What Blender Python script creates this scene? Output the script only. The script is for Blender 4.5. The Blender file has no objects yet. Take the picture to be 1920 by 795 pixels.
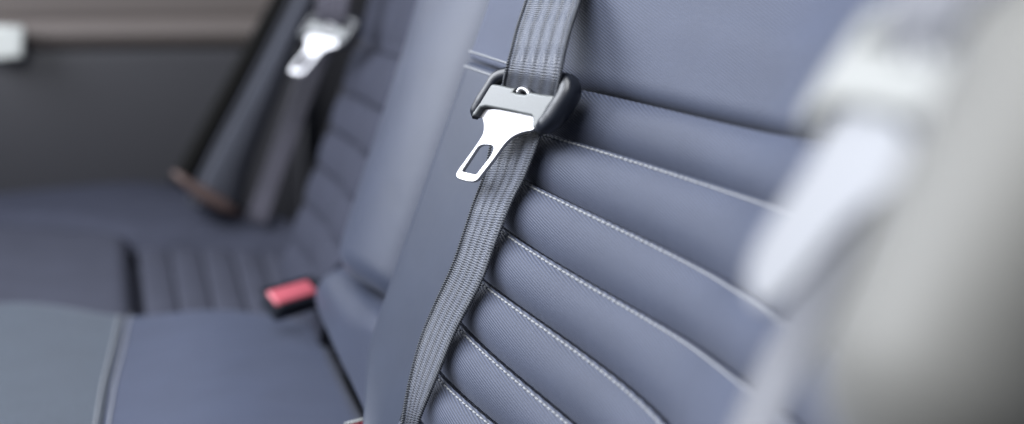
import bpy, math, random
import numpy as np
from mathutils import Vector, Matrix
random.seed(4)
SC = bpy.context.scene
COL = SC.collection

# ------------------------------------------------------------------ camera
F_PX, CX, CY = 2200.0, 960.0, 397.5
PITCH = math.atan(487 / F_PX)
YAW = math.atan(860 * math.cos(PITCH) / F_PX)
F = np.array([math.sin(YAW) * math.cos(PITCH), math.cos(YAW) * math.cos(PITCH), -math.sin(PITCH)])
R = np.array([math.cos(YAW), -math.sin(YAW), 0.0])
U = np.cross(R, F)
cam_d = bpy.data.cameras.new('camera')
cam = bpy.data.objects.new('camera', cam_d)
COL.objects.link(cam)
SC.camera = cam
M = Matrix(((R[0], U[0], -F[0], 0), (R[1], U[1], -F[1], 0), (R[2], U[2], -F[2], 0), (0, 0, 0, 1)))
cam.matrix_world = M
cam_d.sensor_width = 36.0
cam_d.lens = F_PX / 1920 * 36
cam_d.clip_start = 0.01
cam_d.clip_end = 100
cam_d.dof.use_dof = True
cam_d.dof.focus_distance = 0.700
cam_d.dof.aperture_fstop = 2.3
cam_d.dof.aperture_blades = 0

# ------------------------------------------------------------------ light and exposure
SC.view_settings.view_transform = 'Standard'
SC.view_settings.look = 'None'
SC.view_settings.exposure = 0.0
SC.view_settings.gamma = 1.0
w = bpy.data.worlds.new('World')
SC.world = w
w.use_nodes = True
w.node_tree.nodes['Background'].inputs[0].default_value = (0.62, 0.74, 1.0, 1)
w.node_tree.nodes['Background'].inputs[1].default_value = 0.13


def area(name, loc, target, sx, sy, power, col):
    d = bpy.data.lights.new(name, 'AREA')
    d.shape = 'RECTANGLE'
    d.size, d.size_y, d.energy, d.color = sx, sy, power, col
    o = bpy.data.objects.new(name, d)
    COL.objects.link(o)
    o.location = loc
    o.rotation_euler = (Vector(target) - Vector(loc)).to_track_quat('-Z', 'Y').to_euler()
    return o


area('overhead_key_light', (-0.40, 0.22, 0.85), (0.28, 0.45, -0.05), 0.85, 0.8, 29, (0.95, 0.97, 1.0))  # added overhead key light; no roof opening is known
area('front_window_light', (-1.05, 1.25, 0.65), (0.28, 0.55, -0.05), 1.1, 0.75, 47, (0.89, 0.93, 1.0))
area('windscreen_light', (-1.15, 0.75, 0.28), (0.25, 0.7, -0.08), 1.1, 0.6, 5, (0.95, 0.97, 1.0))
area('far_window_light', (-0.38, 2.05, 0.36), (0.0, 0.8, 0.0), 1.0, 0.40, 5, (0.92, 0.95, 1.0))
area('near_fill_light', (-0.60, 0.12, 0.55), (0.25, 0.4, -0.05), 1.0, 0.9, 3.0, (1.0, 0.98, 0.92))  # added fill that lightens the nearest bolster, belt and panel


# ------------------------------------------------------------------ rays of the camera, to take sizes from the photograph
def ray(x, y):
    return F + R * (x - CX) / F_PX - U * (y - CY) / F_PX


TILT = math.radians(21)
UP = np.array([math.sin(TILT), 0, math.cos(TILT)])
NB = np.array([-math.cos(TILT), 0, math.sin(TILT)])
OB = np.array([0.35317665, 0, 0])


def sstep(x, a, b):
    s = min(1.0, max(0.0, (x - a) / (b - a)))
    return s * s * (3 - 2 * s)


def hprof(u):
    return 0.056 * sstep(u, 0.48, 0.67) + .010 * sstep(u, .64, .80) + .075 * sstep(-u, -.50, -.14)


def bk(u, v, h):                       # backrest frame: u across the car, v up the backrest, h out of it
    return OB + np.array([0, u, 0]) + UP * v + NB * h


def on_plane(x, y, p, n):
    d = ray(x, y)
    return d * (np.dot(p, n) / np.dot(d, n))


def back(x, y, h=0.0, flat=False):     # (u, v) on the backrest under a pixel
    d = ray(x, y)
    g = lambda s: np.dot(d * s - OB, NB) - (0 if flat else hprof(d[1] * s)) - h
    lo = .12
    while g(lo + .01) > 0 and lo < 4:
        lo += .01
    hi = lo + .01
    for i in range(40):
        m = (lo + hi) / 2
        if g(m) > 0:
            lo = m
        else:
            hi = m
    P = d * lo
    return float(P[1]), float(np.dot(P - OB, UP))


def onz(x, y, z):
    d = ray(x, y)
    P = d * (z / d[2])
    return float(P[0]), float(P[1])


def ony(x, y, Y):
    d = ray(x, y)
    P = d * (Y / d[1])
    return float(P[0]), float(P[2])


# ------------------------------------------------------------------ materials
def mat(name):
    m = bpy.data.materials.new(name)
    m.use_nodes = True
    nt = m.node_tree
    return m, nt, nt.nodes['Principled BSDF']


def N(nt, typ, **kw):
    n = nt.nodes.new(typ)
    for k, v in kw.items():
        setattr(n, k, v)
    return n


def mathn(nt, op, a, b=None, c=None):
    n = nt.nodes.new('ShaderNodeMath')
    n.operation = op
    for i, v in enumerate((a, b, c)):
        if v is None:
            continue
        if isinstance(v, (int, float)):
            n.inputs[i].default_value = v
        else:
            nt.links.new(v, n.inputs[i])
    return n.outputs[0]


def fabric(name, col, rough=0.62, twill=1.05, pitch=0.00150, spec=0.45, sheen=0.12, ang=-70, speck=0.10, nsc=900):
    m, nt, b = mat(name)
    L = nt.links.new
    uv = N(nt, 'ShaderNodeUVMap')
    uv.uv_map = 'metres'
    sep = N(nt, 'ShaderNodeSeparateXYZ')
    L(uv.outputs[0], sep.inputs[0])
    ca, sa = math.cos(math.radians(ang)), math.sin(math.radians(ang))
    nz0 = N(nt, 'ShaderNodeTexNoise')
    nz0.inputs['Scale'].default_value = 260
    L(uv.outputs[0], nz0.inputs['Vector'])
    wob = mathn(nt, 'MULTIPLY', nz0.outputs[0], 0.0004)
    d1 = mathn(nt, 'ADD', mathn(nt, 'MULTIPLY', sep.outputs[0], ca / pitch * 2 * math.pi),
               mathn(nt, 'MULTIPLY', sep.outputs[1], sa / pitch * 2 * math.pi))
    d1 = mathn(nt, 'ADD', d1, mathn(nt, 'MULTIPLY', wob, 2 * math.pi / pitch))
    s1 = mathn(nt, 'MULTIPLY_ADD', mathn(nt, 'SINE', d1), 0.5, 0.5)
    d2 = mathn(nt, 'ADD', mathn(nt, 'MULTIPLY', sep.outputs[0], -sa / (pitch * 0.8) * 2 * math.pi),
               mathn(nt, 'MULTIPLY', sep.outputs[1], ca / (pitch * 0.8) * 2 * math.pi))
    s2 = mathn(nt, 'MULTIPLY_ADD', mathn(nt, 'SINE', d2), 0.5, 0.5)
    hgt = mathn(nt, 'ADD', mathn(nt, 'MULTIPLY', s1, 0.95), mathn(nt, 'MULTIPLY', s2, 0.05))
    nz = N(nt, 'ShaderNodeTexNoise')
    nz.inputs['Scale'].default_value = nsc
    nz.inputs['Detail'].default_value = 3
    L(uv.outputs[0], nz.inputs['Vector'])
    nb = N(nt, 'ShaderNodeTexNoise')
    nb.inputs['Scale'].default_value = 22
    nb.inputs['Detail'].default_value = 4
    L(uv.outputs[0], nb.inputs['Vector'])
    f = mathn(nt, 'MULTIPLY_ADD', hgt, 0.75 * twill, 1 - 0.37 * twill)
    f = mathn(nt, 'MULTIPLY', f, mathn(nt, 'MULTIPLY_ADD', nz.outputs[0], speck * 4, 1 - speck * 2))
    f = mathn(nt, 'MULTIPLY', f, mathn(nt, 'MULTIPLY_ADD', nb.outputs[0], 0.35, 0.825))
    mix = N(nt, 'ShaderNodeVectorMath', operation='SCALE')
    mix.inputs[0].default_value = col
    L(f, mix.inputs['Scale'])
    L(mix.outputs[0], b.inputs['Base Color'])
    b.inputs['Roughness'].default_value = rough
    b.inputs['Specular IOR Level'].default_value = spec
    b.inputs['Sheen Weight'].default_value = sheen
    b.inputs['Sheen Roughness'].default_value = 0.45
    b.inputs['Sheen Tint'].default_value = (0.82, 0.86, 1.0, 1)
    bp = N(nt, 'ShaderNodeBump')
    bp.inputs['Strength'].default_value = 0.5 * twill + 0.05
    bp.inputs['Distance'].default_value = 0.00035
    hh = mathn(nt, 'ADD', hgt, mathn(nt, 'MULTIPLY', nz.outputs[0], 0.6))
    L(hh, bp.inputs['Height'])
    b2 = N(nt, 'ShaderNodeBump')
    b2.inputs['Strength'].default_value = 0.35
    b2.inputs['Distance'].default_value = 0.0015
    L(nb.outputs[0], b2.inputs['Height'])
    L(b2.outputs[0], bp.inputs['Normal'])
    L(bp.outputs[0], b.inputs['Normal'])
    return m


def plain(name, col, rough=0.5, metal=0.0, spec=0.5, nscale=300, namt=0.15, bump=0.0001, coat=0.0):
    m, nt, b = mat(name)
    L = nt.links.new
    tc = N(nt, 'ShaderNodeTexCoord')
    nz = N(nt, 'ShaderNodeTexNoise')
    nz.inputs['Scale'].default_value = nscale
    nz.inputs['Detail'].default_value = 3
    L(tc.outputs['Object'], nz.inputs['Vector'])
    mix = N(nt, 'ShaderNodeVectorMath', operation='SCALE')
    mix.inputs[0].default_value = col
    L(mathn(nt, 'MULTIPLY_ADD', nz.outputs[0], namt * 2, 1 - namt), mix.inputs['Scale'])
    L(mix.outputs[0], b.inputs['Base Color'])
    b.inputs['Roughness'].default_value = rough
    b.inputs['Metallic'].default_value = metal
    b.inputs['Specular IOR Level'].default_value = spec
    b.inputs['Coat Weight'].default_value = coat
    if bump:
        bp = N(nt, 'ShaderNodeBump')
        bp.inputs['Strength'].default_value = 0.5
        bp.inputs['Distance'].default_value = bump
        L(nz.outputs[0], bp.inputs['Height'])
        L(bp.outputs[0], b.inputs['Normal'])
    return m


def webbing(name, col, ln=0.0016, spec=0.8):
    m, nt, b = mat(name)
    L = nt.links.new
    uv = N(nt, 'ShaderNodeUVMap')
    uv.uv_map = 'metres'
    sep = N(nt, 'ShaderNodeSeparateXYZ')
    L(uv.outputs[0], sep.inputs[0])
    x, y = sep.outputs[0], sep.outputs[1]          # x runs 0..1 across, y in metres along
    band = mathn(nt, 'MULTIPLY_ADD', mathn(nt, 'COSINE', mathn(nt, 'MULTIPLY', x, 2 * math.pi * 5)), 0.5, 0.5)
    band = mathn(nt, 'POWER', band, 0.7)
    ribs = mathn(nt, 'MULTIPLY_ADD', mathn(nt, 'SINE', mathn(nt, 'MULTIPLY', y, 2 * math.pi / ln)), 0.5, 0.5)
    # herringbone: the fine rib is slanted inside each band
    tri = mathn(nt, 'ABSOLUTE', mathn(nt, 'SUBTRACT', mathn(nt, 'FRACT', mathn(nt, 'MULTIPLY', x, 5)), 0.5))
    ph = mathn(nt, 'ADD', mathn(nt, 'MULTIPLY', y, 2 * math.pi / (ln * 0.9)), mathn(nt, 'MULTIPLY', tri, 9.0))
    fine = mathn(nt, 'MULTIPLY_ADD', mathn(nt, 'SINE', ph), 0.5, 0.5)
    warp = mathn(nt, 'MULTIPLY_ADD', mathn(nt, 'SINE', mathn(nt, 'MULTIPLY', x, 2 * math.pi * 45)), 0.5, 0.5)
    inv = mathn(nt, 'SUBTRACT', 1.0, band)
    h = mathn(nt, 'ADD', mathn(nt, 'MULTIPLY', ribs, inv), mathn(nt, 'MULTIPLY', mathn(nt, 'MULTIPLY', fine, band), 0.6))
    h = mathn(nt, 'ADD', h, mathn(nt, 'MULTIPLY', warp, 0.18))
    nz = N(nt, 'ShaderNodeTexNoise')
    nz.inputs['Scale'].default_value = 1200
    tc = N(nt, 'ShaderNodeTexCoord')
    L(tc.outputs['Object'], nz.inputs['Vector'])
    f = mathn(nt, 'ADD', mathn(nt, 'MULTIPLY', h, 0.75), mathn(nt, 'MULTIPLY', band, 0.75))
    f = mathn(nt, 'ADD', f, 0.12)
    f = mathn(nt, 'MULTIPLY', f, mathn(nt, 'MULTIPLY_ADD', nz.outputs[0], 0.5, 0.75))
    mix = N(nt, 'ShaderNodeVectorMath', operation='SCALE')
    mix.inputs[0].default_value = col
    L(f, mix.inputs['Scale'])
    L(mix.outputs[0], b.inputs['Base Color'])
    b.inputs['Roughness'].default_value = 0.38
    b.inputs['Specular IOR Level'].default_value = spec
    b.inputs['Sheen Weight'].default_value = 0.15
    bp = N(nt, 'ShaderNodeBump')
    bp.inputs['Strength'].default_value = 0.8
    bp.inputs['Distance'].default_value = 0.0005
    hh = mathn(nt, 'ADD', h, mathn(nt, 'MULTIPLY', band, 0.5))
    L(hh, bp.inputs['Height'])
    L(bp.outputs[0], b.inputs['Normal'])
    return m


MT = dict(
    fabric=fabric('dark_blue_twill', (0.040, 0.049, 0.081)),
    smooth=fabric('dark_leather', (0.020, 0.027, 0.048), rough=0.50, twill=0.12, spec=0.45, sheen=0.08, speck=0.05),
    roll=fabric('centre_leather', (0.027, 0.034, 0.058), rough=0.48, twill=0.10, spec=0.38, sheen=0.08, speck=0.03),
    cushion=fabric('cushion_leather', (0.034, 0.043, 0.075), rough=0.55, twill=0.2, spec=0.4),
    matte=fabric('shaded_far_leather', (0.032, 0.035, 0.052), rough=0.85, twill=0.2, spec=0.15, sheen=0.0),  # far-seat copy, darkened and dulled in place of an unbuilt front seat's shade
    farcush=fabric('shaded_far_cloth', (0.044, 0.047, 0.066), rough=0.8, twill=0.2, spec=0.15, sheen=0.0),  # gloss taken out here too, in place of that shade
    flock=fabric('grey_green_cloth', (0.024, 0.034, 0.047), rough=0.75, twill=0.25, spec=0.3, sheen=0.3, speck=0.8, nsc=420),
    thread=plain('grey_thread', (0.27, 0.28, 0.30), rough=0.7, nscale=2000),
    web=webbing('seat_belt_webbing', (0.066, 0.075, 0.102), spec=0.45),
    webfar=webbing('shaded_belt_webbing', (0.050, 0.048, 0.065), spec=0.1),  # same webbing, darkened: the far belt's shadow is put into the colour
    webnear=webbing('lit_belt_webbing', (0.17, 0.175, 0.20), spec=0.5),  # same webbing, lightened: door light on the near belt is in the colour
    bol=fabric('door_side_bolster', (0.042, 0.045, 0.058), rough=0.85, twill=0.1, spec=0.2, sheen=0.0),
    selv=plain('selvedge', (0.045, 0.05, 0.062), rough=0.5, nscale=1500, namt=0.5),
    plastic=plain('black_plastic', (0.010, 0.012, 0.018), rough=0.33, spec=0.4, nscale=1500, namt=0.1, bump=0.00004),
    bridge=plain('satin_plastic', (0.11, 0.118, 0.122), rough=0.36, spec=0.6, nscale=1400, namt=0.15, bump=0.00005),
    steel=plain('satin_steel', (0.45, 0.45, 0.47), rough=0.46, metal=1.0, nscale=900, namt=0.04, bump=0.00002),
    glareplastic=plain('glare_lightened_plastic', (0.20, 0.205, 0.20), rough=0.4, nscale=900, namt=0.05, bump=0.00004),  # tongue plastic lightened for the near copy; glare put into the base colour
    dull=plain('glare_dulled_steel', (0.25, 0.255, 0.27), rough=0.62, metal=0.9, nscale=900, namt=0.04, bump=0.00002),  # blade steel copied darker and rougher so the near highlight doesn't blow out
    red=plain('red_plastic', (0.46, 0.10, 0.13), rough=0.28, nscale=100, namt=0.05),
    door=plain('door_plastic', (0.030, 0.030, 0.036), rough=0.6, nscale=500),
    trim=plain('brown_grey_trim', (0.12, 0.102, 0.095), rough=0.7, nscale=200),
    rubber=plain('black_rubber', (0.006, 0.006, 0.006), rough=0.9, spec=0.1, nscale=200),
    white=plain('pale_plastic', (0.62, 0.64, 0.62), rough=0.4, nscale=200, namt=0.05),
    rust=plain('reddish_plastic', (0.085, 0.055, 0.050), rough=0.6, nscale=80),
    pale=fabric('window_lit_leather', (0.105, 0.104, 0.097), rough=0.55, twill=0.1, spec=0.45, sheen=0.2, speck=0.03),  # bolster leather lightened; window light is put into its base colour
)


# ------------------------------------------------------------------ builders
def link(name, me, m, parent=None, smooth=True):
    o = bpy.data.objects.new(name, me)
    COL.objects.link(o)
    if m is not None:
        me.materials.clear()
        me.materials.append(m)
    if smooth:
        for p in me.polygons:
            p.use_smooth = True
    if parent is not None:
        o.parent = parent
        o.matrix_parent_inverse = parent.matrix_world.inverted()
    return o


def thing(name, label, cat, loc=(0, 0, 0), group=None, mw=None):
    o = bpy.data.objects.new(name, None)
    COL.objects.link(o)
    o.empty_display_size = 0.05
    o.matrix_world = mw if mw is not None else Matrix.Translation(Vector([float(q) for q in loc]))
    tag(o, label, cat, group)
    return o


def tag(o, label, cat, group=None):
    o['label'] = label
    o['category'] = cat
    if group:
        o['group'] = group
    return o


def mesh(verts, faces, uvs=None):
    me = bpy.data.meshes.new('m')
    me.from_pydata([tuple(float(q) for q in v) for v in verts], [], faces)
    me.update()
    if uvs is not None:
        l = me.uv_layers.new(name='metres')
        idx = np.empty(len(me.loops), dtype=np.int32)
        me.loops.foreach_get('vertex_index', idx)
        l.data.foreach_set('uv', np.array(uvs, dtype=np.float32)[idx].ravel())
    return me


def grid(P, UVs, normal, th, closed=True):
    """P[i][j] world points, closed off behind by a skirt of depth th along -normal."""
    n, k = len(P), len(P[0])
    verts = [p for row in P for p in row]
    uvs = [q for row in UVs for q in row]
    faces = []
    a = np.cross(P[1][0] - P[0][0], P[0][1] - P[0][0])
    mid = np.cross(P[n // 2 + 1][k // 2] - P[n // 2][k // 2], P[n // 2][k // 2 + 1] - P[n // 2][k // 2])
    flip = np.dot(mid, normal) < 0
    for i in range(n - 1):
        for j in range(k - 1):
            q = (i * k + j, (i + 1) * k + j, (i + 1) * k + j + 1, i * k + j + 1)
            faces.append(q[::-1] if flip else q)
    if closed:
        ring = [(i, 0) for i in range(n)] + [(n - 1, j) for j in range(1, k)] + [(i, k - 1) for i in range(n - 2, -1, -1)] + [(0, j) for j in range(k - 2, 0, -1)]
        b0 = len(verts)
        for (i, j) in ring:
            verts.append(P[i][j] - normal * th)
            uvs.append((UVs[i][j][0] + 0.5 * th, UVs[i][j][1]))
        m = len(ring)
        for q in range(m):
            r = (q + 1) % m
            A = ring[q][0] * k + ring[q][1]
            B = ring[r][0] * k + ring[r][1]
            f = (A, b0 + q, b0 + r, B)
            faces.append(f if flip else f[::-1])
        f = tuple(b0 + q for q in range(m))
        faces.append(f if flip else f[::-1])
    return mesh(verts, faces, uvs)


def poly_at(L, t):
    """smooth point of a polyline at t in 0..1 (Catmull-Rom, by chord length)"""
    L = [np.array(p, dtype=float) for p in L]
    if len(L) == 1:
        return L[0]
    d = [0.0]
    for p, q in zip(L, L[1:]):
        d.append(d[-1] + max(1e-9, np.linalg.norm(q - p)))
    x = t * d[-1]
    i = 0
    while i < len(L) - 2 and x > d[i + 1]:
        i += 1
    f = (x - d[i]) / (d[i + 1] - d[i])
    p1, p2 = L[i], L[i + 1]
    m1 = (p2 - L[i - 1]) / (d[i + 1] - d[i - 1]) if i > 0 else (p2 - p1) / (d[i + 1] - d[i])
    m2 = (L[i + 2] - p1) / (d[i + 2] - d[i]) if i + 2 < len(L) else (p2 - p1) / (d[i + 1] - d[i])
    h = d[i + 1] - d[i]
    f2, f3 = f * f, f * f * f
    return (2 * f3 - 3 * f2 + 1) * p1 + (f3 - 2 * f2 + f) * h * m1 + (-2 * f3 + 3 * f2) * p2 + (f3 - f2) * h * m2


def rnd(d, r):
    if r <= 0 or d >= r:
        return 0.0
    q = 1 - max(d, 0) / r
    return r * (1 - math.sqrt(max(0.0, 1 - q * q)))


def coons(left, right, bottom, top, frame, hf, normal, nu=60, nv=60, r=(.01, .01, .01, .01), th=.05, drop=None):
    """left/right run bottom->top, bottom/top run left->right, all in (u, v)."""
    C = lambda L: [np.array(q, dtype=float) for q in L]
    left, right, bottom, top = C(left), C(right), C(bottom), C(top)
    sp = lambda x: x + 0.10 * math.sin(2 * math.pi * x) * -1.0 if False else (0.5 - 0.5 * math.cos(math.pi * x)) * 0.75 + x * 0.25
    S = [sp(i / nu) for i in range(nu + 1)]
    Tt = [sp(j / nv) for j in range(nv + 1)]
    Ls = [poly_at(left, t) for t in Tt]
    Rs = [poly_at(right, t) for t in Tt]
    Bs = [poly_at(bottom, s) for s in S]
    Ts = [poly_at(top, s) for s in S]
    P, UVs = [], []
    for i, s in enumerate(S):
        row, ur = [], []
        for j, t in enumerate(Tt):
            q = (1 - s) * Ls[j] + s * Rs[j] + (1 - t) * Bs[i] + t * Ts[i]
            q = q - ((1 - s) * (1 - t) * left[0] + s * (1 - t) * right[0] + (1 - s) * t * left[-1] + s * t * right[-1])
            dl, dr = np.linalg.norm(q - Ls[j]), np.linalg.norm(q - Rs[j])
            db, dt = np.linalg.norm(q - Bs[i]), np.linalg.norm(q - Ts[i])
            h = hf(q[0], q[1], s, t)
            h -= max(rnd(dl, r[0]), 0) + rnd(dr, r[1]) + rnd(db, r[2]) + rnd(dt, r[3])
            row.append(frame(q[0], q[1], h))
            ur.append((q[0], q[1]))
        P.append(row)
        UVs.append(ur)
    return grid(P, UVs, normal, th)


def tube(pts, rad, n=10, caps=True):
    """round or elliptical tube; rad = number, list, or list of (ra, rb, refvec)"""
    pts = [np.array(p, dtype=float) for p in pts]
    verts, faces = [], []
    k = len(pts)
    ref = np.array([0.0, 0, 1.0])
    for i, p in enumerate(pts):
        t = pts[min(i + 1, k - 1)] - pts[max(i - 1, 0)]
        t = t / np.linalg.norm(t)
        a = np.cross(t, ref)
        if np.linalg.norm(a) < 0.1:
            a = np.cross(t, np.array([1.0, 0, 0]))
        a /= np.linalg.norm(a)
        b = np.cross(a, t)
        rr = rad[i] if isinstance(rad, (list, tuple)) else rad
        for j in range(n):
            an = 2 * math.pi * j / n
            verts.append(p + rr * (math.cos(an) * a + math.sin(an) * b))
    for i in range(k - 1):
        for j in range(n):
            j2 = (j + 1) % n
            faces.append((i * n + j, i * n + j2, (i + 1) * n + j2, (i + 1) * n + j))
    if caps:
        faces.append(tuple(range(n))[::-1])
        faces.append(tuple((k - 1) * n + j for j in range(n)))
    return verts, faces


def stitches(path, nrm, pitch=0.0036, length=0.0030, rad=0.00058):
    """a row of thread stitches along a 3-D path"""
    path = [np.array(p, dtype=float) for p in path]
    d = [0.0]
    for p, q in zip(path, path[1:]):
        d.append(d[-1] + np.linalg.norm(q - p))
    tot = d[-1]
    pa = np.array(path)

    def at(x):
        return np.array([np.interp(x, d, pa[:, c]) for c in range(3)])
    verts, faces = [], []
    x = pitch / 2
    while x < tot - pitch:
        l = length * random.uniform(.93, 1.05)
        a, b = at(x), at(x + l)
        m = (a + b) / 2
        t = b - a
        side = np.cross(t / np.linalg.norm(t), nrm) * random.uniform(-.00012, .00012)
        pts = [a - nrm * rad * 1.2, a + t * .12 + nrm * rad * .2, m + nrm * rad * .75 + side, b - t * .12 + nrm * rad * .2, b - nrm * rad * 1.2]
        v, f = tube(pts, [rad * .5, rad * .95, rad * 1.1, rad * .95, rad * .5], 6)
        o = len(verts)
        verts += v
        faces += [tuple(q + o for q in g) for g in f]
        x += pitch
    return mesh(verts, faces)


def shape2d(loops, z0, z1, bevel, seg=3):
    """flat outline(s) with holes, given thickness and a rounded edge; local metres"""
    cu = bpy.data.curves.new('c', 'CURVE')
    cu.dimensions = '2D'
    cu.fill_mode = 'BOTH'
    for lp in loops:
        sp = cu.splines.new('POLY')
        sp.points.add(len(lp) - 1)
        for i, q in enumerate(lp):
            sp.points[i].co = (float(q[0]), float(q[1]), 0, 1)
        sp.use_cyclic_u = True
    cu.extrude = max(1e-5, (z1 - z0) / 2 - bevel)
    cu.bevel_depth = bevel
    cu.offset = -bevel
    cu.bevel_resolution = seg
    o = bpy.data.objects.new('tmp', cu)
    COL.objects.link(o)
    bpy.context.view_layer.update()
    me = bpy.data.meshes.new_from_object(o.evaluated_get(bpy.context.evaluated_depsgraph_get()))
    bpy.data.objects.remove(o)
    me.transform(Matrix.Translation((0, 0, (z0 + z1) / 2)))
    return me


def loop_smooth(L, n=6):
    """closed Catmull-Rom through the corners"""
    out = []
    L = [np.array(q, dtype=float) for q in L]
    m = len(L)
    for i in range(m):
        p0, p1, p2, p3 = L[i - 1], L[i], L[(i + 1) % m], L[(i + 2) % m]
        for j in range(n):
            t = j / n
            out.append(0.5 * ((2 * p1) + (p2 - p0) * t + (2 * p0 - 5 * p1 + 4 * p2 - p3) * t * t + (3 * p1 - p0 - 3 * p2 + p3) * t ** 3))
    return out


def corners(L, rr):
    out = []
    L = [np.array(q, dtype=float) for q in L]
    for i in range(len(L)):
        a, b, c = L[i - 1], L[i], L[(i + 1) % len(L)]
        ra = rr[i] if isinstance(rr, (list, tuple)) else rr
        u1, u2 = (a - b), (c - b)
        l1, l2 = np.linalg.norm(u1), np.linalg.norm(u2)
        p, q = b + u1 / l1 * min(ra, l1 * .49), b + u2 / l2 * min(ra, l2 * .49)
        for j in range(7):
            t = j / 6
            out.append((1 - t) ** 2 * p + 2 * t * (1 - t) * b + t * t * q)
    return out


def bevel_mod(o, wd, seg=3):
    b = o.modifiers.new('bevel', 'BEVEL')
    b.width = wd
    b.segments = seg
    b.limit_method = 'ANGLE'
    return o


# ------------------------------------------------------------------ near backrest
SEAM = {0: [(1093, 167), (1191, 189), (1291, 214), (1392, 236), (1518, 259)],
        1: [(1047, 255), (1141, 284), (1241, 314), (1342, 347), (1457, 385)],
        2: [(985, 345), (1069, 378), (1225, 453), (1356, 531)],
        3: [(944, 438), (1069, 503), (1173, 573), (1277, 641), (1382, 714), (1460, 771)],
        4: [(904, 533), (990, 586), (1069, 651), (1152, 717), (1241, 795)],
        5: [(863, 624), (928, 672), (996, 730), (1058, 795)],
        6: [(821, 710), (873, 751), (915, 795)]}
fits = {}
for k, l in SEAM.items():
    q = np.array([back(*p) for p in l])
    fits[k] = np.polyfit(q[:, 0], q[:, 1], 1 if len(l) < 5 else 2)
fits[7] = fits[6] + np.array([0, -0.034])
fits[8] = fits[7] + np.array([0, -0.034])
UE = float(np.mean([back(x, y, -.002)[0] for x, y in [(896, 0), (866, 96), (839, 177), (820, 230), (760, 420)]])) + .006
print('UE', UE)
#                                # outer edge of this backrest
UR = 0.10
USTRIP = 0.675                              # where the channelled insert starts, under the belt


def seam(k, u):
    uu = max(u, 0.42)
    v = float(np.polyval(fits[k], uu))
    if u > .66:                             # beyond the belt the crease levels out
        v = float(np.polyval(fits[k], .66)) + (u - .66) * (0.02 if k == 0 else 0)
    return v


def near_bolster_h(u):
    return 0.085 * sstep(-u, -0.36, -0.16)


def hnear(u):
    return hprof(u)


nb = thing('bench_back', 'dark blue seat backrest with horizontal stitched channels, behind the sharp belt', 'backrest',
           bk(0.45, -0.38, 0), 'seat backrests of the rear bench')


def us_list(a, b, n):
    return [a + (b - a) * i / n for i in range(n + 1)]


def edge_round(u, v=0.0):
    return rnd(UE - u, 0.030) * (1 - .75 * sstep(-v, .29, .36))


def ushift(u, v):
    return u - .078 * sstep(-v, .300, .375) * max(0, (u - .70) / (UE - .70))


# upper panel, wraps over the edge and down into the crease
def build_rows(us, vlist_f, hf, th=0.09):
    P, Q = [], []
    for u in us:
        row, q = [], []
        for (v, h) in vlist_f(u):
            us_ = ushift(u, v)
            row.append(bk(us_, v, h))
            q.append((us_, v))
        P.append(row)
        Q.append(q)
    return grid(P, Q, NB, th)


def edge_us(a, b, n, m=14, r=0.030):
    L = us_list(a, b - r, n)
    return L + [b - r + r * math.sin(math.pi / 2 * i / m) for i in range(1, m + 1)]


def upper_rows(u):
    v0 = seam(0, u)
    out = []
    rr = 0.0032 + 0.009 * sstep(-u, -.69, -.62)
    for i in range(9):                      # the roll into the crease
        an = math.pi / 2 * i / 8
        out.append((v0 + 0.0007 + rr * (1 - math.cos(an)), hnear(u) - edge_round(u) - rr + rr * math.sin(an) - 0.0005))
    v1 = v0 + .001 + rr
    for i in range(1, 60):
        t = i / 59
        v = v1 + t * (0.30 - v1)
        puff = 0.012 * math.sin(min(1, t * 2.2) * math.pi / 2) * sstep(-u, -.66, -.5)
        lean = 0.34 * max(0.0, v - v1 - .03) * sstep(-u, -.64, -.5)
        out.append((v, hnear(u) - edge_round(u) - .001 + puff - lean))
    return out


link('upper_panel', build_rows(edge_us(UR, UE, 90), upper_rows, None), MT['fabric'], nb)


def strip_rows(u):
    v0 = seam(0, u)
    out = []
    n = 70
    vb = -0.46
    for i in range(n):
        t = i / (n - 1)
        v = vb + t * (v0 - .0045 - vb)
        out.append((v, hnear(u) - edge_round(u, v) - 0.0005))
    for i in range(1, 9):
        an = math.pi / 2 * i / 8
        out.append((v0 - .0045 + 0.0038 * math.sin(an), hnear(u) - edge_round(u) - 0.0005 - 0.0055 * (1 - math.cos(an))))
    return out


link('side_panel', build_rows(edge_us(USTRIP, UE, 40), strip_rows, None), MT['smooth'], nb)


def chan_h(u, t, k):
    x = abs(2 * t - 1)
    f = max(0.0, 1 - x ** 2.2)
    amp = 0.0070 + 0.0007 * math.sin(u * 23 + k * 2.1)
    return hnear(u) + amp * f - 0.0040 - 0.0036 * t


def channel_me(k):
    us = us_list(UR, USTRIP - 0.001, 220)
    P, Q = [], []
    nt_ = 22
    for u in us:
        a, b = seam(k, u), seam(k + 1, u)
        wdt = a - b
        row, q = [], []
        pk = 0.5 + 0.5 * math.sin(u * 2 * math.pi / 0.0072 + math.sin(u * 90) + k)
        for j in range(nt_ + 1):
            t = 0.5 - 0.5 * math.cos(math.pi * j / nt_)         # 0 at the upper seam
            v = a - 0.0001 - t * (wdt - 0.0002)
            h = chan_h(u, t, k)
            h += 0.00050 * pk * math.exp(-min(t, 1 - t) / 0.12)
            row.append(bk(u, v, h))
            q.append((u, v))
        P.append(row)
        Q.append(q)
    return grid(P, Q, NB, 0.05)


for k in range(8):
    link('channel', channel_me(k), MT['fabric'], nb)
for k in range(1, 8):
    path = []
    for u in us_list(0.16, USTRIP, 300):
        path.append(bk(u, seam(k, u) - 0.0016, chan_h(u, 0.0016 / .035, k) + .0003))
    link('stitching', stitches(path, NB), MT['thread'], nb)
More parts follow.
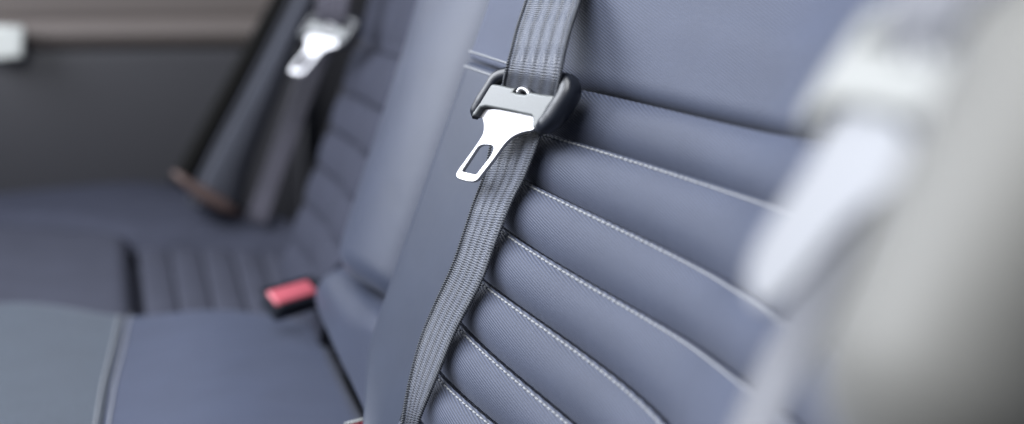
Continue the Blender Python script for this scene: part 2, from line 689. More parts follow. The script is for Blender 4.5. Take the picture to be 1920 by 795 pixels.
# the two rows beside the crease on the side panel
for dv in (0.0052, -0.0054):
    path = [bk(u, seam(0, u) + dv, hnear(u) - edge_round(u) - .0002) for u in us_list(.68, UE - .002, 200)]
    link('stitching', stitches(path, NB), MT['thread'], nb)

# bulging outer bolster in the foreground, at the right
BO = thing('seat_bolster', 'window-lit grey out-of-focus seat bolster filling the right edge of the photo', 'seat bolster', ray(1900, 700) * .3)


def bolster_me():
    top = ray(2262, -220) * 0.205
    bot = ray(1695, 1000) * 0.205
    P, Q = [], []
    ax = (top - bot)
    L = np.linalg.norm(ax)
    ax /= L
    view = ray(1900, 400)
    view /= np.linalg.norm(view)
    side = np.cross(ax, view)
    side /= np.linalg.norm(side)
    fr = np.cross(side, ax)
    if np.dot(fr, view) > 0:
        fr = -fr
    n, k = 50, 48
    verts, faces, uvs = [], [], []
    for i in range(n + 1):
        t = i / n
        c = bot + ax * L * t + fr * 0.006 * math.sin(math.pi * t)
        endr = 1 - rnd(min(t, 1 - t) * L, .03) / .03
        for j in range(k):
            an = 2 * math.pi * j / k
            ra, rb = 0.030 * endr, 0.034 * endr
            verts.append(c + side * ra * math.cos(an) + fr * rb * math.sin(an) - fr * .04)
            uvs.append((an * .05, t * L))
    for i in range(n):
        for j in range(k):
            j2 = (j + 1) % k
            faces.append((i * k + j, (i + 1) * k + j, (i + 1) * k + j2, i * k + j2))
    faces.append(tuple(range(k)))
    faces.append(tuple(n * k + j for j in range(k))[::-1])
    return mesh(verts, faces, uvs)


link('cover', bolster_me(), MT['pale'], BO)

# ------------------------------------------------------------------ centre backrest
nc = thing('bench_back', 'rounded smooth dark backrest of the middle seat, left of the belt', 'backrest', bk(1.0, -.38, 0),
           'seat backrests of the rear bench')
Lc = [back(x, y, .03, True) for x, y in [(636, 448), (652, 380), (692, 250), (742, 90), (765, 0), (790, -100)]]
Bc = [back(x, y, .03, True) for x, y in [(636, 448), (660, 497), (688, 530), (720, 552)]] + [(0.80, back(720, 552, .03, True)[1] - .006)]
print('centre left edge', Lc, 'bottom', Bc)
Lc[-1] = (Lc[-1][0], .30)
Rc = [Bc[-1], (0.80, -.1), (.80, .30)]
Tc = [Lc[-1], (.9, .30), Rc[-1]]


def hc(u, v, s, t):
    return 0.016 + 0.042 * math.sin(math.pi * s ** 1.2)


link('backrest_pad', coons(Lc, Rc, Bc, Tc, bk, hc, NB, 70, 70, (.045, .05, .022, .02), .06), MT['roll'], nc)
# lower pad with the raised lip under it
Ll = [back(x, y, .03, True) for x, y in [(770, 900), (728, 830), (700, 775), (655, 690), (622, 605), (606, 530)]] + [back(636, 452, .04, True)]
Tl = [back(x, y, .035, True) for x, y in [(638, 458), (662, 512), (690, 546), (720, 569)]] + [(.815, back(720, 569, .035, True)[1] - .006)]
Rl = [(.705, Ll[0][1]), (.707, -.40), (.725, -.372), (.765, -.335), (.79, -.312), Tl[-1]]
Bl = [Ll[0], (.705, Ll[0][1])]


def hl(u, v, s, t):
    return 0.036 + 0.012 * sstep(t, .35, .95)


link('lower_pad', coons(Ll, Rl, Bl, Tl, bk, hl, NB, 60, 60, (.055, .004, .02, .032), .10), MT['roll'], nc)

# ------------------------------------------------------------------ far backrest
nf = thing('bench_back', 'blurred backrest of the far seat with soft channels, under the small far belt tongue', 'backrest', bk(1.4, -.38, 0),
           'seat backrests of the rear bench')


def hfar(u):
    return -.03 * sstep(u, 1.30, 1.38) + .012 * sstep(-u, -1.2, -1.1)


seam_px = [(700, 93), (668, 205), (645, 262), (622, 318), (600, 372), (585, 425)]
vf = [back(x, y, 0, True)[1] for x, y in seam_px]
print('far seams', vf, back(700, 93, 0, True)[0])
vf = [vf[0]] + [vf[0] - .055 - .045 * i for i in range(6)]


def far_panel(v1, v0, u0, u1, amp, m):
    def hf(u, v, s, t):
        return hfar(u) + amp * math.sin(math.pi * t) ** .7 - .004 * 0
    L = [(u1, v0), (u1, v1)]
    Rr = [(u0, v0), (u0, v1)]
    return coons(L, Rr, [(u1, v0), (u0, v0)], [(u1, v1), (u0, v1)], bk, hf, NB, 40, 14, (.0, .0, .004, .004), .05)


link('upper_panel', far_panel(.30, vf[0] + .001, 1.03, 1.38, .012, None), MT['matte'], nf)
for i in range(6):
    link('channel', far_panel(vf[i] - .0005, vf[i + 1] + .0005, 1.03, 1.38, .0045, None), MT['matte'], nf)

# the side bolster by the far door
nfb = thing('seat_bolster', 'blurred slate grey bolster between the dark far seat and the door seal', 'seat bolster', bk(1.6, -.3, .1))
FB = 1.50
link('shade_recess', coons([(1.52, -.5), (1.52, .3)], [(1.375, -.5), (1.375, .3)], [(1.52, -.5), (1.375, -.5)], [(1.52, .3), (1.375, .3)], bk, lambda u, v, s, t: -.05, NB, 10, 10, (0, 0, 0, 0), .03), MT['door'], nf)  # dark sunken strip made for the shade beside the far bolster
Lb = [ony(x, y, FB) for x, y in [(362, 395), (385, 330), (472, 165), (556, 0), (590, -70), (715, -330)]]
Rb = [ony(x, y, FB) for x, y in [(455, 405), (470, 330), (535, 165), (605, 0), (640, -80), (760, -330)]]
link('cover', coons(Lb, Rb, [Lb[0], Rb[0]], [Lb[-1], Rb[-1]], lambda u, v, h: np.array([u, FB - h, v]),
                    lambda u, v, s, t: .0 + .006 * math.sin(math.pi * s), np.array([0, -1.0, 0]), 30, 40, (.008, .02, .02, .01), .06), MT['bol'], nfb)

# ------------------------------------------------------------------ cushions
CZ = -0.352
cs = thing('seat_cushion', 'grey-green and slate middle seat cushion with double stitched seam, nearest the camera', 'cushion', (0, .9, -.5),
           'seat cushions of the rear bench')
crest = [onz(x, y, CZ) for x, y in [(-60, 566), (0, 566), (110, 572), (235, 580), (330, 583), (450, 588), (550, 593), (604, 598)]]
seamx = [onz(x, y, CZ) for x, y in [(236, 582), (222, 640), (203, 715), (190, 795), (176, 870)]]
crs = [onz(x, y, CZ) for x, y in [(606, 600), (634, 655), (674, 730), (706, 790), (752, 880)]]
print('crest', crest, 'seam', seamx, 'crs', crs)
zf = lambda u, v, h: np.array([u, v, CZ + h])
ZN = np.array([0, 0, 1.0])
C_S, C_R = crest[3], crest[-1]


def hcu(u, v, s, t):
    return 0.009 * math.sin(math.pi * s) ** 2 - 0.005 * math.sin(math.pi * t) * s - 0.004 * math.sin(math.pi * t) * (1 - s)


# both run from near (bottom) to far (top)
rear = [seamx[::-1][-1 - i] for i in range(0)]
se = seamx[::-1]
cr = crs[::-1]
link('rear_pad', coons([(q[0] + .0006, q[1]) for q in se], cr, [(se[0][0] + .0006, se[0][1]), cr[0]],
                       [(se[-1][0] + .0006, se[-1][1])] + crest[4:7] + [cr[-1]], zf, hcu, ZN, 70, 70, (.0035, .02, .02, .022), .16), MT['cushion'], cs)
left_edge = [(crest[0][0] - .03, se[0][1]), (crest[0][0] - .03, crest[0][1])]
link('front_pad', coons(left_edge, [(q[0] - .0006, q[1]) for q in se], [left_edge[0], (se[0][0] - .0006, se[0][1])],
                        [left_edge[1]] + crest[1:3] + [(se[-1][0] - .0006, se[-1][1])], zf, lambda u, v, s, t: .006 * math.sin(math.pi * min(1, s)) ** 2 - .004 * math.sin(math.pi * t), ZN, 60, 60, (.02, .0035, .02, .022), .16), MT['flock'], cs)
for dx in (-.0052, .0052):
    path = [np.array([q[0] + dx, q[1], CZ + .0004 - .004 * math.sin(math.pi * k_ / 60)]) for k_, q in [(i, poly_at(se, i / 60)) for i in range(59)]]
    link('stitching', stitches(path, ZN, pitch=.0040, length=.0034, rad=.0006), MT['thread'], cs)

# far cushion
cf = thing('seat_cushion', 'blurred slate far seat cushion with faint parallel channels, beyond the middle cushion', 'cushion', (0, 1.3, -.5),
           'seat cushions of the rear bench')
FZ = -0.375
zf2 = lambda u, v, h: np.array([u, v, FZ + h])
xs = [262, 322, 385, 447, 505, 560, 610]
for i in range(6):
    a0, a1 = onz(xs[i] * 1.0, 600, FZ), onz(xs[i] - 6 + (2 if i else 0), 455, FZ)
    b0, b1 = onz(xs[i + 1] * 1.0, 600, FZ), onz(xs[i + 1] - 6 - 5 * i, 455, FZ)
    if i:
        a1 = onz(xs[i] - 6 - 5 * (i - 1), 455, FZ)
    a0, b0 = (a0[0], 1.02), (b0[0], 1.02)
    link('channel', coons([a0, a1], [b0, b1], [a0, b0], [a1, b1], zf2, lambda u, v, s, t: .002 * math.sin(math.pi * s), ZN, 12, 20, (.004, .004, .01, .012), .1), MT['farcush'], cf)
a0, a1, b0, b1 = onz(-120, 620, FZ), onz(-60, 418, FZ + .01), onz(247, 620, FZ), onz(243, 435, FZ + .01)
a0, b0 = (a0[0], 1.02), (b0[0], 1.02)
link('thigh_pad', coons([a0, a1], [b0, b1], [a0, b0], [a1, b1], zf2, lambda u, v, s, t: .014, ZN, 24, 24, (.02, .02, .02, .03), .1), MT['farcush'], cf)
q0, q1 = onz(180, 560, FZ), onz(640, 440, FZ)
link('base', coons([(q0[0] - .3, 1.02), (q0[0] - .3, 1.5)], [(.3, 1.02), (.3, 1.5)], [(q0[0] - .3, 1.02), (.3, 1.02)], [(q0[0] - .3, 1.5), (.3, 1.5)], zf2,
                   lambda u, v, s, t: -.012, ZN, 8, 8, (0, 0, 0, 0), .08), MT['farcush'], cf)
# raised outer side of the far cushion
SZ = FZ + .022
q = [onz(x, y, SZ) for x, y in [(-160, 330), (0, 318), (150, 314), (260, 322), (345, 345), (440, 385), (540, 430)]]
qn = [onz(x, y, SZ) for x, y in [(-160, 405), (0, 405), (120, 412), (250, 436), (400, 438), (560, 448)]]
link('side_bolster', coons([qn[0], q[0]], [qn[-1], q[-1]], qn, q, lambda u, v, h: np.array([u, v, SZ + h]), lambda u, v, s, t: .018 * math.sin(math.pi * t), ZN, 60, 24,
                           (.01, .01, .03, .03), .14), MT['matte'], cf)

# ------------------------------------------------------------------ far door
DY = 1.86
dr = thing('door_trim', 'dark far door trim with brownish upper band and grey ledge', 'door', (0, DY, -.6))
dfr = lambda u, v, h: np.array([u, DY - h, v])
DN = np.array([0, -1.0, 0])


def door_band(name, ytop, ybot, m, hfun, r=(.0, .0, .006, .006), x0=-620, x1=560, th=.06):
    z1a, z1b = ony(x0, ytop[0], DY), ony(x1, ytop[1], DY)
    z0a, z0b = ony(x0, ybot[0], DY), ony(x1, ybot[1], DY)
    return link(name, coons([z0a, z1a], [z0b, z1b], [z0a, z0b], [z1a, z1b], dfr, hfun, DN, 30, 24, r, th), m, dr)


door_band('upper_trim', (-330, -330), (40, 30), MT['trim'], lambda u, v, s, t: .03, (0, 0, .006, .006))
door_band('ledge', (40, 30), (98, 84), MT['trim'], lambda u, v, s, t: .03 + .012 * math.sin(math.pi * t), (0, 0, .004, .006))
door_band('lower_panel', (98, 84), (620, 620), MT['door'], lambda u, v, s, t: .010 + .037 * math.sin(math.pi * t * .8) ** .8, (0, 0, .01, .003))
hx0, hz0 = ony(-30, 112, DY - .06)
hx1, hz1 = ony(38, 48, DY - .06)
hv = [(hx0, hz0), (hx1, hz0 + .002), (hx1 + .004, hz1), (hx0, hz1)]
me = shape2d([[(p[0], p[1]) for p in hv]], 0, .022, .005)
me.transform(Matrix(((1, 0, 0, 0), (0, 0, -1, DY - .05), (0, 1, 0, 0), (0, 0, 0, 1))))
link('door_handle', me, MT['white'], dr)

# door seal
sl = [ony(x, y, 1.56) for x, y in [(335, 348), (350, 322), (404, 225), (468, 110), (532, -5), (574, -80), (705, -330)]]
v, f = tube([np.array([p[0], 1.56, p[1]]) for p in sl], .0135, 12)
tag(link('door_seal', mesh(v, f), MT['rubber']), 'thick black rubber seal slanting between far door and bolster', 'door seal')

# reddish trim at the foot of the seal
rs = [ony(x, y, 1.47) for x, y in [(325, 322), (350, 342), (380, 362), (418, 384), (450, 402)]]
v, f = tube([np.array([p[0], 1.47, p[1]]) for p in rs], [.003, .006, .010, .009, .004], 12)
tag(link('sill_trim', mesh(v, f), MT['rust']), 'dull reddish brown blurred trim at the foot of the black seal', 'trim')

# dark body side behind the far seat: fills the space between backrest and door
bs = thing('side_panel', 'dark cabin side panel in shadow behind the far seat belt', 'body panel', (.5, 1.8, -.4))
ba, bb_ = ony(500, 700, 1.90), ony(1500, -400, 1.90)
me = mesh([(ba[0], 1.9, -.7), (1.0, 1.9, -.7), (1.0, 1.9, .6), (ba[0], 1.9, .6), (ba[0], 1.94, -.7), (1.0, 1.94, -.7), (1.0, 1.94, .6), (ba[0], 1.94, .6)],
          [(0, 1, 2, 3), (7, 6, 5, 4), (0, 4, 5, 1), (1, 5, 6, 2), (2, 6, 7, 3), (3, 7, 4, 0)])
link('panel', me, MT['door'], bs, smooth=False)
# floor of the car
me = mesh([(-1.6, -1.5, -.56), (.9, -1.5, -.56), (.9, 2.0, -.56), (-1.6, 2.0, -.56), (-1.6, -1.5, -.6), (.9, -1.5, -.6), (.9, 2.0, -.6), (-1.6, 2.0, -.6)],
          [(0, 1, 2, 3), (7, 6, 5, 4), (0, 4, 5, 1), (1, 5, 6, 2), (2, 6, 7, 3), (3, 7, 4, 0)])
fl = link('floor', me, MT['rubber'], smooth=False)
fl['kind'] = 'structure'


# ------------------------------------------------------------------ belt tongue (sharp one), built in its own plane
PHI = math.radians(60)
E1v = np.array([math.cos(math.pi / 2 - PHI) * 0 + math.cos(PHI), -math.sin(PHI), 0.0])
TT = math.radians(17)
upv = np.array([math.sin(TT), 0, math.cos(TT)])
upv = upv - E1v * np.dot(upv, E1v)
upv /= np.linalg.norm(upv)
TN = np.cross(E1v, upv)
if np.dot(TN, F) > 0:
    TN = -TN
u0, v0 = back(990, 175, .024)
TO = bk(u0, v0, hprof(u0) + .024)
TM = Matrix(((E1v[0], upv[0], TN[0], TO[0]), (E1v[1], upv[1], TN[1], TO[1]), (E1v[2], upv[2], TN[2], TO[2]), (0, 0, 0, 1)))


def tl(zx, zy, c=0.0):
    """pixel of the 2.09x detail -> local (a, b) on the tongue plane raised by c"""
    P = on_plane(820 + zx / 2.0917, zy / 2.0917, TO + TN * c, TN) - TO
    return np.array([np.dot(P, E1v), np.dot(P, upv)])


print('tongue width', tl(132, 450)[0] - tl(565, 330)[0], 'blade', tl(70, 700), tl(385, 460))

tg = thing('belt_tongue', 'sharp steel belt tongue with black plastic frame, in the centre of the photo', 'belt tongue', group='seat belt tongues', mw=TM)


def local(name, me, m, parent, smooth=True):
    o = link(name, me, m, None, smooth)
    o.parent = parent
    return o


# steel blade with its slot
bl_out = [(180, 425), (160, 440), (156, 457), (174, 463), (181, 482), (181, 517), (168, 545), (105, 633), (68, 682), (76, 702), (126, 716), (155, 712), (180, 678), (219, 629), (262, 567),
          (293, 537), (334, 519), (372, 514), (386, 500), (392, 455), (300, 425)]
bl_hole = [(166, 568), (222, 571), (214, 604), (151, 684), (97, 672)]
CBL = 0.0
lo = corners([tl(*q, CBL) for q in bl_out], [.004, .002, .001, .003, .006, .006, .008, .01, .005, .004, .006, .006, .006, .006, .01, .01, .01, .003, .003, .003, .003])
lh = corners([tl(*q, CBL) for q in bl_hole], [.0035, .0035, .004, .0008, .0008])
blade = local('blade', shape2d([lo, lh], -.0028, .0, .0006, 3), MT['steel'], tg, smooth=False)


def autosmooth(o, ang=35):
    me = o.data
    for p in me.polygons:
        p.use_smooth = True
    es = [None] * 0
    import bmesh
    b = bmesh.new()
    b.from_mesh(me)
    for e in b.edges:
        if len(e.link_faces) == 2 and e.calc_face_angle(0) > math.radians(ang):
            e.smooth = False
    b.to_mesh(me)
    b.free()


autosmooth(blade, 60)


# plastic frame: an arch round the webbing slot, swept with a flattened section
def sweep_local(pts, ra, rb, cz, n=20, power=2.6):
    """pts local (a, b); ra = half width in the plane, rb = half thickness; superellipse section"""
    verts, faces = [], []
    k = len(pts)
    for i in range(k):
        t = pts[min(i + 1, k - 1)] - pts[max(i - 1, 0)]
        t = t / np.linalg.norm(t)
        s = np.array([t[1], -t[0]])
        for j in range(n):
            an = 2 * math.pi * j / n
            c, sn = math.cos(an), math.sin(an)
            x = math.copysign(abs(c) ** (2 / power), c) * ra[i]
            z = math.copysign(abs(sn) ** (2 / power), sn) * rb[i]
            verts.append((pts[i][0] + s[0] * x, pts[i][1] + s[1] * x, cz[i] + z))
    for i in range(k - 1):
        for j in range(n):
            j2 = (j + 1) % n
            faces.append((i * n + j, (i + 1) * n + j, (i + 1) * n + j2, i * n + j2))
    faces.append(tuple(range(n)))
    faces.append(tuple((k - 1) * n + j for j in range(n))[::-1])
    return mesh(verts, faces)


arch = [((150, 468), 1.0, 3), ((155, 440), 7, 5), ((178, 398), 7.5, 5.5), ((208, 350), 7.0, 5.5), ((240, 305), 7.5, 5.5), ((290, 288), 7.5, 5), ((380, 298), 8.0, 5), ((470, 314), 8.5, 6),
        ((515, 330), 11, 8), ((520, 365), 11.5, 9), ((492, 415), 11.5, 9), ((460, 462), 11.0, 8.5), ((425, 495), 9.5, 7.5), ((402, 510), 5.5, 5), ((394, 514), 1.0, 2)]
apts = [tl(*q[0]) for q in arch]
da = [0.0]
for p_, q_ in zip(apts, apts[1:]):
    da.append(da[-1] + np.linalg.norm(q_ - p_))
NS = 90
pp, ra, rb, cz = [], [], [], []
for i in range(NS + 1):
    x = da[-1] * i / NS
    pp.append(poly_at(apts, i / NS))
    ra.append(float(np.interp(x, da, [q[1] * .00052 for q in arch])))
    rb.append(float(np.interp(x, da, [q[2] * .00078 for q in arch])))
    cz.append(0.0005)
frame_o = local('frame', sweep_local(pp, ra, rb, cz), MT['plastic'], tg)
# bridge plate between slot and blade, with a notch for the rivet
br = [(206, 336), (228, 333), (262, 338), (304, 348), (322, 350), (312, 366), (330, 371), (360, 376), (378, 366), (420, 374), (474, 380), (478, 388),
      (452, 425), (430, 462), (400, 512), (388, 500), (390, 466), (384, 458), (300, 440), (205, 422), (186, 427), (168, 455), (150, 462), (160, 420)]
bridge = local('bridge', shape2d([[tl(*q) for q in br]], -.004, .0042, .0013, 4), MT['bridge'], tg)
autosmooth(bridge, 50)
# rivet: little rolled steel pin in the notch
rp = [tl(326, 368), tl(330, 356), tl(342, 350), tl(356, 354), tl(366, 364), tl(370, 374)]
rp = [poly_at(rp, i / 16) for i in range(17)]
rivet = local('rivet', sweep_local(rp, [.0014] * 17, [.0022] * 17, [.0015] * 17, 12, 2), MT['steel'], tg)


def copy_thing(src, label, mw):
    r = src.copy()
    COL.objects.link(r)
    r.matrix_world = mw
    r['label'] = label
    for ch in [c for c in COL.objects if c.parent == src]:
        c = ch.copy()
        COL.objects.link(c)
        c.parent = r
    return r


def frame_from(px_slot, px_tip, d0, d1, turn):
    a, b = ray(*px_slot) * d0, ray(*px_tip) * d1
    up = (a - b) / np.linalg.norm(a - b)
    tow = -(a / np.linalg.norm(a))
    e = np.cross(up, tow)
    e /= np.linalg.norm(e)
    n = np.cross(e, up)
    c, s = math.cos(turn), math.sin(turn)
    e2 = e * c + n * s
    n2 = n * c - e * s
    return Matrix(((e2[0], up[0], n2[0], a[0]), (e2[1], up[1], n2[1], a[1]), (e2[2], up[2], n2[2], a[2]), (0, 0, 0, 1))), a, e2, up, n2


# the sharp tongue's own axis runs from the slot to the tip: line the copies up by it
tip = tl(110, 700)
ang = math.atan2(tip[0], -tip[1])         # lean of the blade in the local plane
rot = Matrix.Rotation(-ang, 4, 'Z')
def lean_copy(px, d, deg, turn=0):
    a = ray(*px) * d
    q = Matrix.Rotation(math.radians(deg), 4, Vector([float(c) for c in F]))
    m = q @ TM @ Matrix.Rotation(math.radians(turn), 4, 'Y')
    m.translation = Vector([float(c) for c in a])
    return m, a, np.array(m.col[0][:3]), np.array(m.col[1][:3]), np.array(m.col[2][:3])


Mf, fa, fe, fup, fn = lean_copy((624, 50), 1.25, 0, 18)
t_far = copy_thing(tg, 'small blurred bright belt tongue of the far seat, upper left', Mf)
Mn, na, ne, nup, nn = lean_copy((1748, 118), .266, 11, -36)
t_near = copy_thing(tg, 'very blurred large bright belt tongue at the right, nearest the camera', Mn @ Matrix.Scale(1.12, 4))


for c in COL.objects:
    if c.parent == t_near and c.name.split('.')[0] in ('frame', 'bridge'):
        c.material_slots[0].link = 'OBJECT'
        c.material_slots[0].material = MT['glareplastic']
# the nearest tongue has a longer, slimmer blade, its steel darkened and roughened against lamp glare
A_, B_ = tl(292, 425), tl(110, 700)
ax_ = (B_ - A_)
LN = float(np.linalg.norm(ax_)) * 1.08
ax_ /= np.linalg.norm(ax_)
sd_ = np.array([-ax_[1], ax_[0]])
prof_ = [(-.004, .023), (.12, .0205), (.30, .0155), (.45, .0125), (.78, .0118), (.93, .0095), (1.0, .0045)]
o_ = [A_ + ax_ * LN * t + sd_ * w_ for t, w_ in prof_] + [A_ + ax_ * LN * t - sd_ * w_ for t, w_ in prof_[::-1]]
for c in COL.objects:
    if c.parent == t_near and c.name.split('.')[0] == 'blade':
        me = shape2d([corners(o_, .008)], -.0028, .0, .0006, 3)
        me.materials.clear()
        me.materials.append(MT['dull'])
        c.data = me
        autosmooth(c, 60)
# ------------------------------------------------------------------ webbing
def strap(name, rows, label, th=.0013, width_div=14, nsub=14):
    """rows: (left point, right point) in 3-D, top to bottom"""
    L = [np.array(r[0]) for r in rows]
    Rr = [np.array(r[1]) for r in rows]
    n = nsub * (len(rows) - 1)
    P, Q = [], []
    y = 0.0
    prev = None
    for i in range(n + 1):
        # same parameter on both edges
        f = i / n * (len(rows) - 1)
        k = min(int(f), len(rows) - 2)
        t = f - k

        def cr(A):
            p1, p2 = A[k], A[k + 1]
            p0 = A[k - 1] if k else 2 * p1 - p2
            p3 = A[k + 2] if k + 2 < len(A) else 2 * p2 - p1
            return 0.5 * ((2 * p1) + (p2 - p0) * t + (2 * p0 - 5 * p1 + 4 * p2 - p3) * t * t + (3 * p1 - p0 - 3 * p2 + p3) * t ** 3)
        a, b = cr(L), cr(Rr)
        c = (a + b) / 2
        if prev is not None:
            y += np.linalg.norm(c - prev)
        prev = c
        P.append([a + (b - a) * j / width_div for j in range(width_div + 1)])
        Q.append([(j / width_div, y) for j in range(width_div + 1)])
    P = np.array(P)
    dl = np.gradient(P, axis=0)
    dw = np.gradient(P, axis=1)
    nr = np.cross(dl, dw)
    nr /= np.linalg.norm(nr, axis=2)[:, :, None]
    if np.dot(nr[len(nr) // 2, width_div // 2], F) > 0:
        nr = -nr
    W = width_div
    prof = [(.5 + .5 * math.sin(math.pi * 0)) for _ in range(1)]
    verts, uvs = [], []
    k2 = 2 * (W + 1)
    for i in range(len(P)):
        for j in range(W + 1):
            e = min(j, W - j) / W
            tt = th / 2 * (0.35 if e == 0 else 1)
            verts.append(P[i, j] + nr[i, j] * tt)
            uvs.append(Q[i][j])
        for j in range(W, -1, -1):
            e = min(j, W - j) / W
            tt = th / 2 * (0.35 if e == 0 else 1)
            verts.append(P[i, j] - nr[i, j] * tt)
            uvs.append(Q[i][j])
    faces = []
    for i in range(len(P) - 1):
        for j in range(k2):
            j2 = (j + 1) % k2
            faces.append((i * k2 + j, i * k2 + j2, (i + 1) * k2 + j2, (i + 1) * k2 + j))
    faces.append(tuple(range(k2))[::-1])
    faces.append(tuple((len(P) - 1) * k2 + j for j in range(k2)))
    print(name, 'width mid', np.linalg.norm(P[len(P) // 2, 0] - P[len(P) // 2, W]), 'top', np.linalg.norm(P[0, 0] - P[0, W]))
    return mesh(verts, faces, uvs), P, nr


def sedge(P, nr, side, th=.0015):
    """woven selvedge: short slanted threads over one edge"""
    path = np.array([P[i, side] for i in range(len(P))])
    out = np.array([P[i, side] - P[i, 7] for i in range(len(P))])
    out /= np.linalg.norm(out, axis=1)[:, None]
    d = np.concatenate([[0], np.cumsum(np.linalg.norm(np.diff(path, axis=0), axis=1))])
    at = lambda A, x: np.array([np.interp(x, d, A[:, c]) for c in range(3)])
    nn_ = np.array([nr[i, side] for i in range(len(P))])
    verts, faces = [], []
    x = .001
    while x < d[-1] - .002:
        p, o_, n_ = at(path, x), at(out, x), at(nn_, x)
        p2 = at(path, x + .0011)
        pts = [p - o_ * .0016 + n_ * .0006, p - o_ * .0002 + n_ * .0011, p2 + o_ * .0006 + n_ * .0003, p2 + o_ * .0002 - n_ * .0007]
        v, f = tube(pts, [.00035, .00055, .00055, .0003], 5)
        b = len(verts)
        verts += v
        faces += [tuple(q + b for q in g) for g in f]
        x += .0015
    return mesh(verts, faces)


WEBG = 'seat belts of the rear bench'


def belt(label, rows, loc):
    me, P, nr = strap('seat_belt', rows, label)
    return me, P, nr


def sb(xl, yl, xr, yr, hl_, hr_):
    a = back(xl, yl, hl_)
    b = back(xr, yr, hr_)
    return bk(a[0], a[1], hprof(a[0]) + hl_), bk(b[0], b[1], hprof(b[0]) + hr_)


def tp(xl, yl, xr, yr, c):
    return on_plane(xl, yl, TO + TN * c, TN), on_plane(xr, yr, TO + TN * c, TN)


sbt = thing('seat_belt', 'sharp grey ribbed seat belt running down through the centre of the photo', 'seat belt', bk(.66, -.4, .05), group=WEBG)
up_rows = [tp(1092, -480, 1200, -480, -.065), tp(1052, -250, 1155, -250, -.050), tp(1010, -80, 1110, -80, -.030), tp(987, 0, 1088, 0, -.010), tp(970, 52, 1072, 50, .001), tp(959, 96, 1060, 97, .0075), tp(951, 126, 1052, 140, .008), tp(946, 146, 1046, 168, .003),
           tp(943, 168, 1042, 190, -.004), tp(940, 184, 1040, 206, -.0075)]
me, P, nr = belt('', up_rows, None)
link('upper_strap', me, MT['web'], sbt)
link('upper_selvedge', sedge(P, nr, 0), MT['selv'], sbt)
link('upper_selvedge', sedge(P, nr, 14), MT['selv'], sbt)
lo_rows = [sb(936, 215, 1028, 215, .014, .014), sb(925, 254, 1014, 254, .013, .012), sb(908, 330, 985, 330, .013, .009), sb(889, 380, 960, 380, .014, .0085), sb(869, 440, 930, 455, .015, .008), sb(848, 500, 902, 531, .015, .0075),
           sb(815, 572, 857, 617, .014, .0075), sb(789, 636, 822, 702, .014, .0075), sb(768, 714, 800, 754, .014, .0075), sb(753, 795, 784, 795, .016, .0075), sb(745, 860, 768, 860, .018, .008), sb(722, 980, 752, 980, .02, .010)]
me, P, nr = belt('', lo_rows, None)
link('lower_strap', me, MT['web'], sbt)
link('lower_selvedge', sedge(P, nr, 0), MT['selv'], sbt)
link('lower_selvedge', sedge(P, nr, 14), MT['selv'], sbt)

# near belt
snb = thing('seat_belt', 'very blurred brightly lit seat belt at the right, behind the nearest belt tongue', 'seat belt', na, group=WEBG)
npl = lambda x, y, c: on_plane(x, y, na + nn * c, nn)
rows = [(npl(1800, -480, .02), npl(1990, -480, .02)), (npl(1705, -140, .014), npl(1895, -140, .014)), (npl(1672, 0, .010), npl(1830, 0, .010)), (npl(1655, 60, .006), npl(1790, 70, .006)), (npl(1640, 130, -.002), npl(1750, 150, -.002)), (npl(1620, 190, -.008), npl(1735, 220, -.008))]
me, P, nr = strap('near_upper', rows, '')
link('upper_strap', me, MT['webnear'], snb)
nn = np.array([-.88, .05, .40])
rows = [(npl(1590, 230, -.012), npl(1700, 260, -.012)), (npl(1555, 400, -.025), npl(1650, 400, -.025)), (npl(1490, 560, -.03), npl(1575, 580, -.03)), (npl(1420, 690, -.035), npl(1500, 720, -.035)), (npl(1350, 850, -.04), npl(1430, 870, -.04))]
me, P, nr = strap('near_lower', rows, '')
link('lower_strap', me, MT['webnear'], snb)

# far belt
sfb = thing('seat_belt', 'blurred shaded seat belt of the far seat, through the small tongue', 'seat belt', fa, group=WEBG)
fpl = lambda x, y, c: on_plane(x, y, fa + fn * c, fn)
rows = [(fpl(690, -330, .012), fpl(760, -330, .012)), (fpl(640, -120, .012), fpl(706, -120, .012)), (fpl(600, -20, .010), fpl(663, -20, .010)), (fpl(592, 20, .008), fpl(652, 26, .008)), (fpl(588, 48, -.003), fpl(645, 56, -.003))]
me, P, nr = strap('far_upper', rows, '')
link('upper_strap', me, MT['webfar'], sfb)
rows = [(fpl(582, 60, -.010), fpl(638, 70, -.010)), (fpl(562, 130, -.06), fpl(606, 140, -.06)), (fpl(528, 230, -.14), fpl(566, 240, -.14)), (fpl(488, 340, -.18), fpl(524, 350, -.18)), (fpl(460, 410, -.19), fpl(500, 420, -.19))]
me, P, nr = strap('far_lower', rows, '')
link('lower_strap', me, MT['webfar'], sfb)


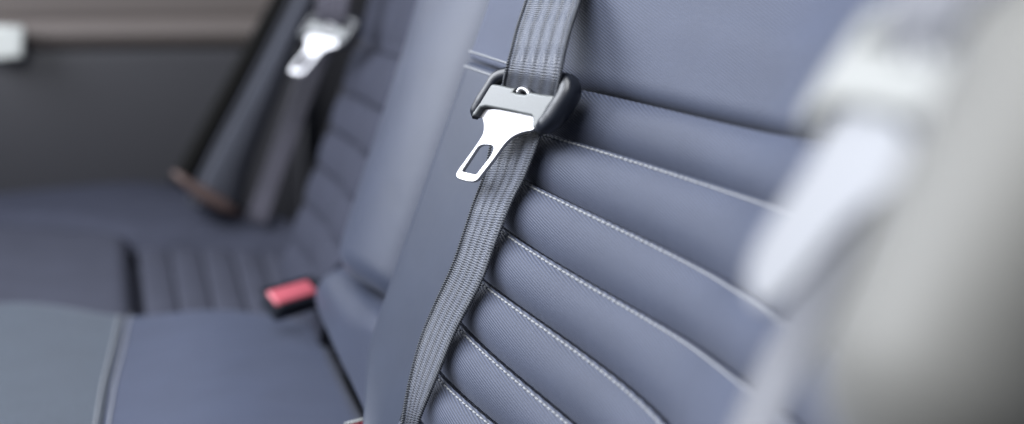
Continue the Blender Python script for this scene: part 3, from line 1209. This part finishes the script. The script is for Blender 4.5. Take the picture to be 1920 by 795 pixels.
# ------------------------------------------------------------------ buckles with red buttons
def rbox(sx, sy, sz, ox=0, oy=0, oz=0, taper=1.0):
    v = []
    for z in (0, 1):
        for (x, y) in ((-1, -1), (1, -1), (1, 1), (-1, 1)):
            k = taper if z else 1
            v.append((ox + x * sx / 2 * k, oy + y * sy / 2 * k, oz + z * sz))
    return mesh(v, [(3, 2, 1, 0), (4, 5, 6, 7), (0, 1, 5, 4), (1, 2, 6, 5), (2, 3, 7, 6), (3, 0, 4, 7)])


BKG = 'belt buckles with red buttons'


def buckle(label, mw, rim='plastic'):
    t = thing('belt_buckle', label, 'belt buckle', group=BKG, mw=mw)
    # local: x long axis towards the button end, z up out of the cushion
    h = local('housing', rbox(.066, .032, .018, -.004, 0, 0, .88), MT['plastic'], t)
    bevel_mod(h, .006, 4)
    b = local('release_button', rbox(.046, .019, .0045, .003, 0, .0158, .94), MT['red'], t)
    bevel_mod(b, .0018, 3)
    r = local('button_rim', shape2d([loop_smooth([(-.026, -.0145), (.030, -.0145), (.030, .0145), (-.026, .0145)], 1),
                                     loop_smooth([(-.0245, -.0122), (.0278, -.0122), (.0278, .0122), (-.0245, .0122)], 1)], .0165, .0188, .0005, 2), MT[rim], t)
    s = local('strap_end', rbox(.05, .028, .010, -.055, 0, .002, .9), MT['plastic'], t)
    bevel_mod(s, .003, 3)
    return t


def buckle_frame(px, d, px2, d2, tiltup):
    a, b = ray(*px) * d, ray(*px2) * d2
    x = (b - a) / np.linalg.norm(b - a)
    z = tiltup - x * np.dot(tiltup, x)
    z /= np.linalg.norm(z)
    y = np.cross(z, x)
    return Matrix(((x[0], y[0], z[0], a[0]), (x[1], y[1], z[1], a[1]), (x[2], y[2], z[2], a[2]), (0, 0, 0, 1)))


tow = -F * .75 + U * .65
b1 = buckle('blurred belt buckle with red button lying at the far corner of the middle cushion', buckle_frame((547, 574), 1.10, (494, 590), 1.08, tow))
b2 = buckle('belt buckle with red button just peeking in at the bottom edge beside the belt', buckle_frame((694, 862), .82, (698, 832), .80, -F * .5 + U * .8), 'bridge')
b2_rim = [(-.01, -.0145)]
for name in ('render',):
    pass
SC.cycles.use_denoising = True
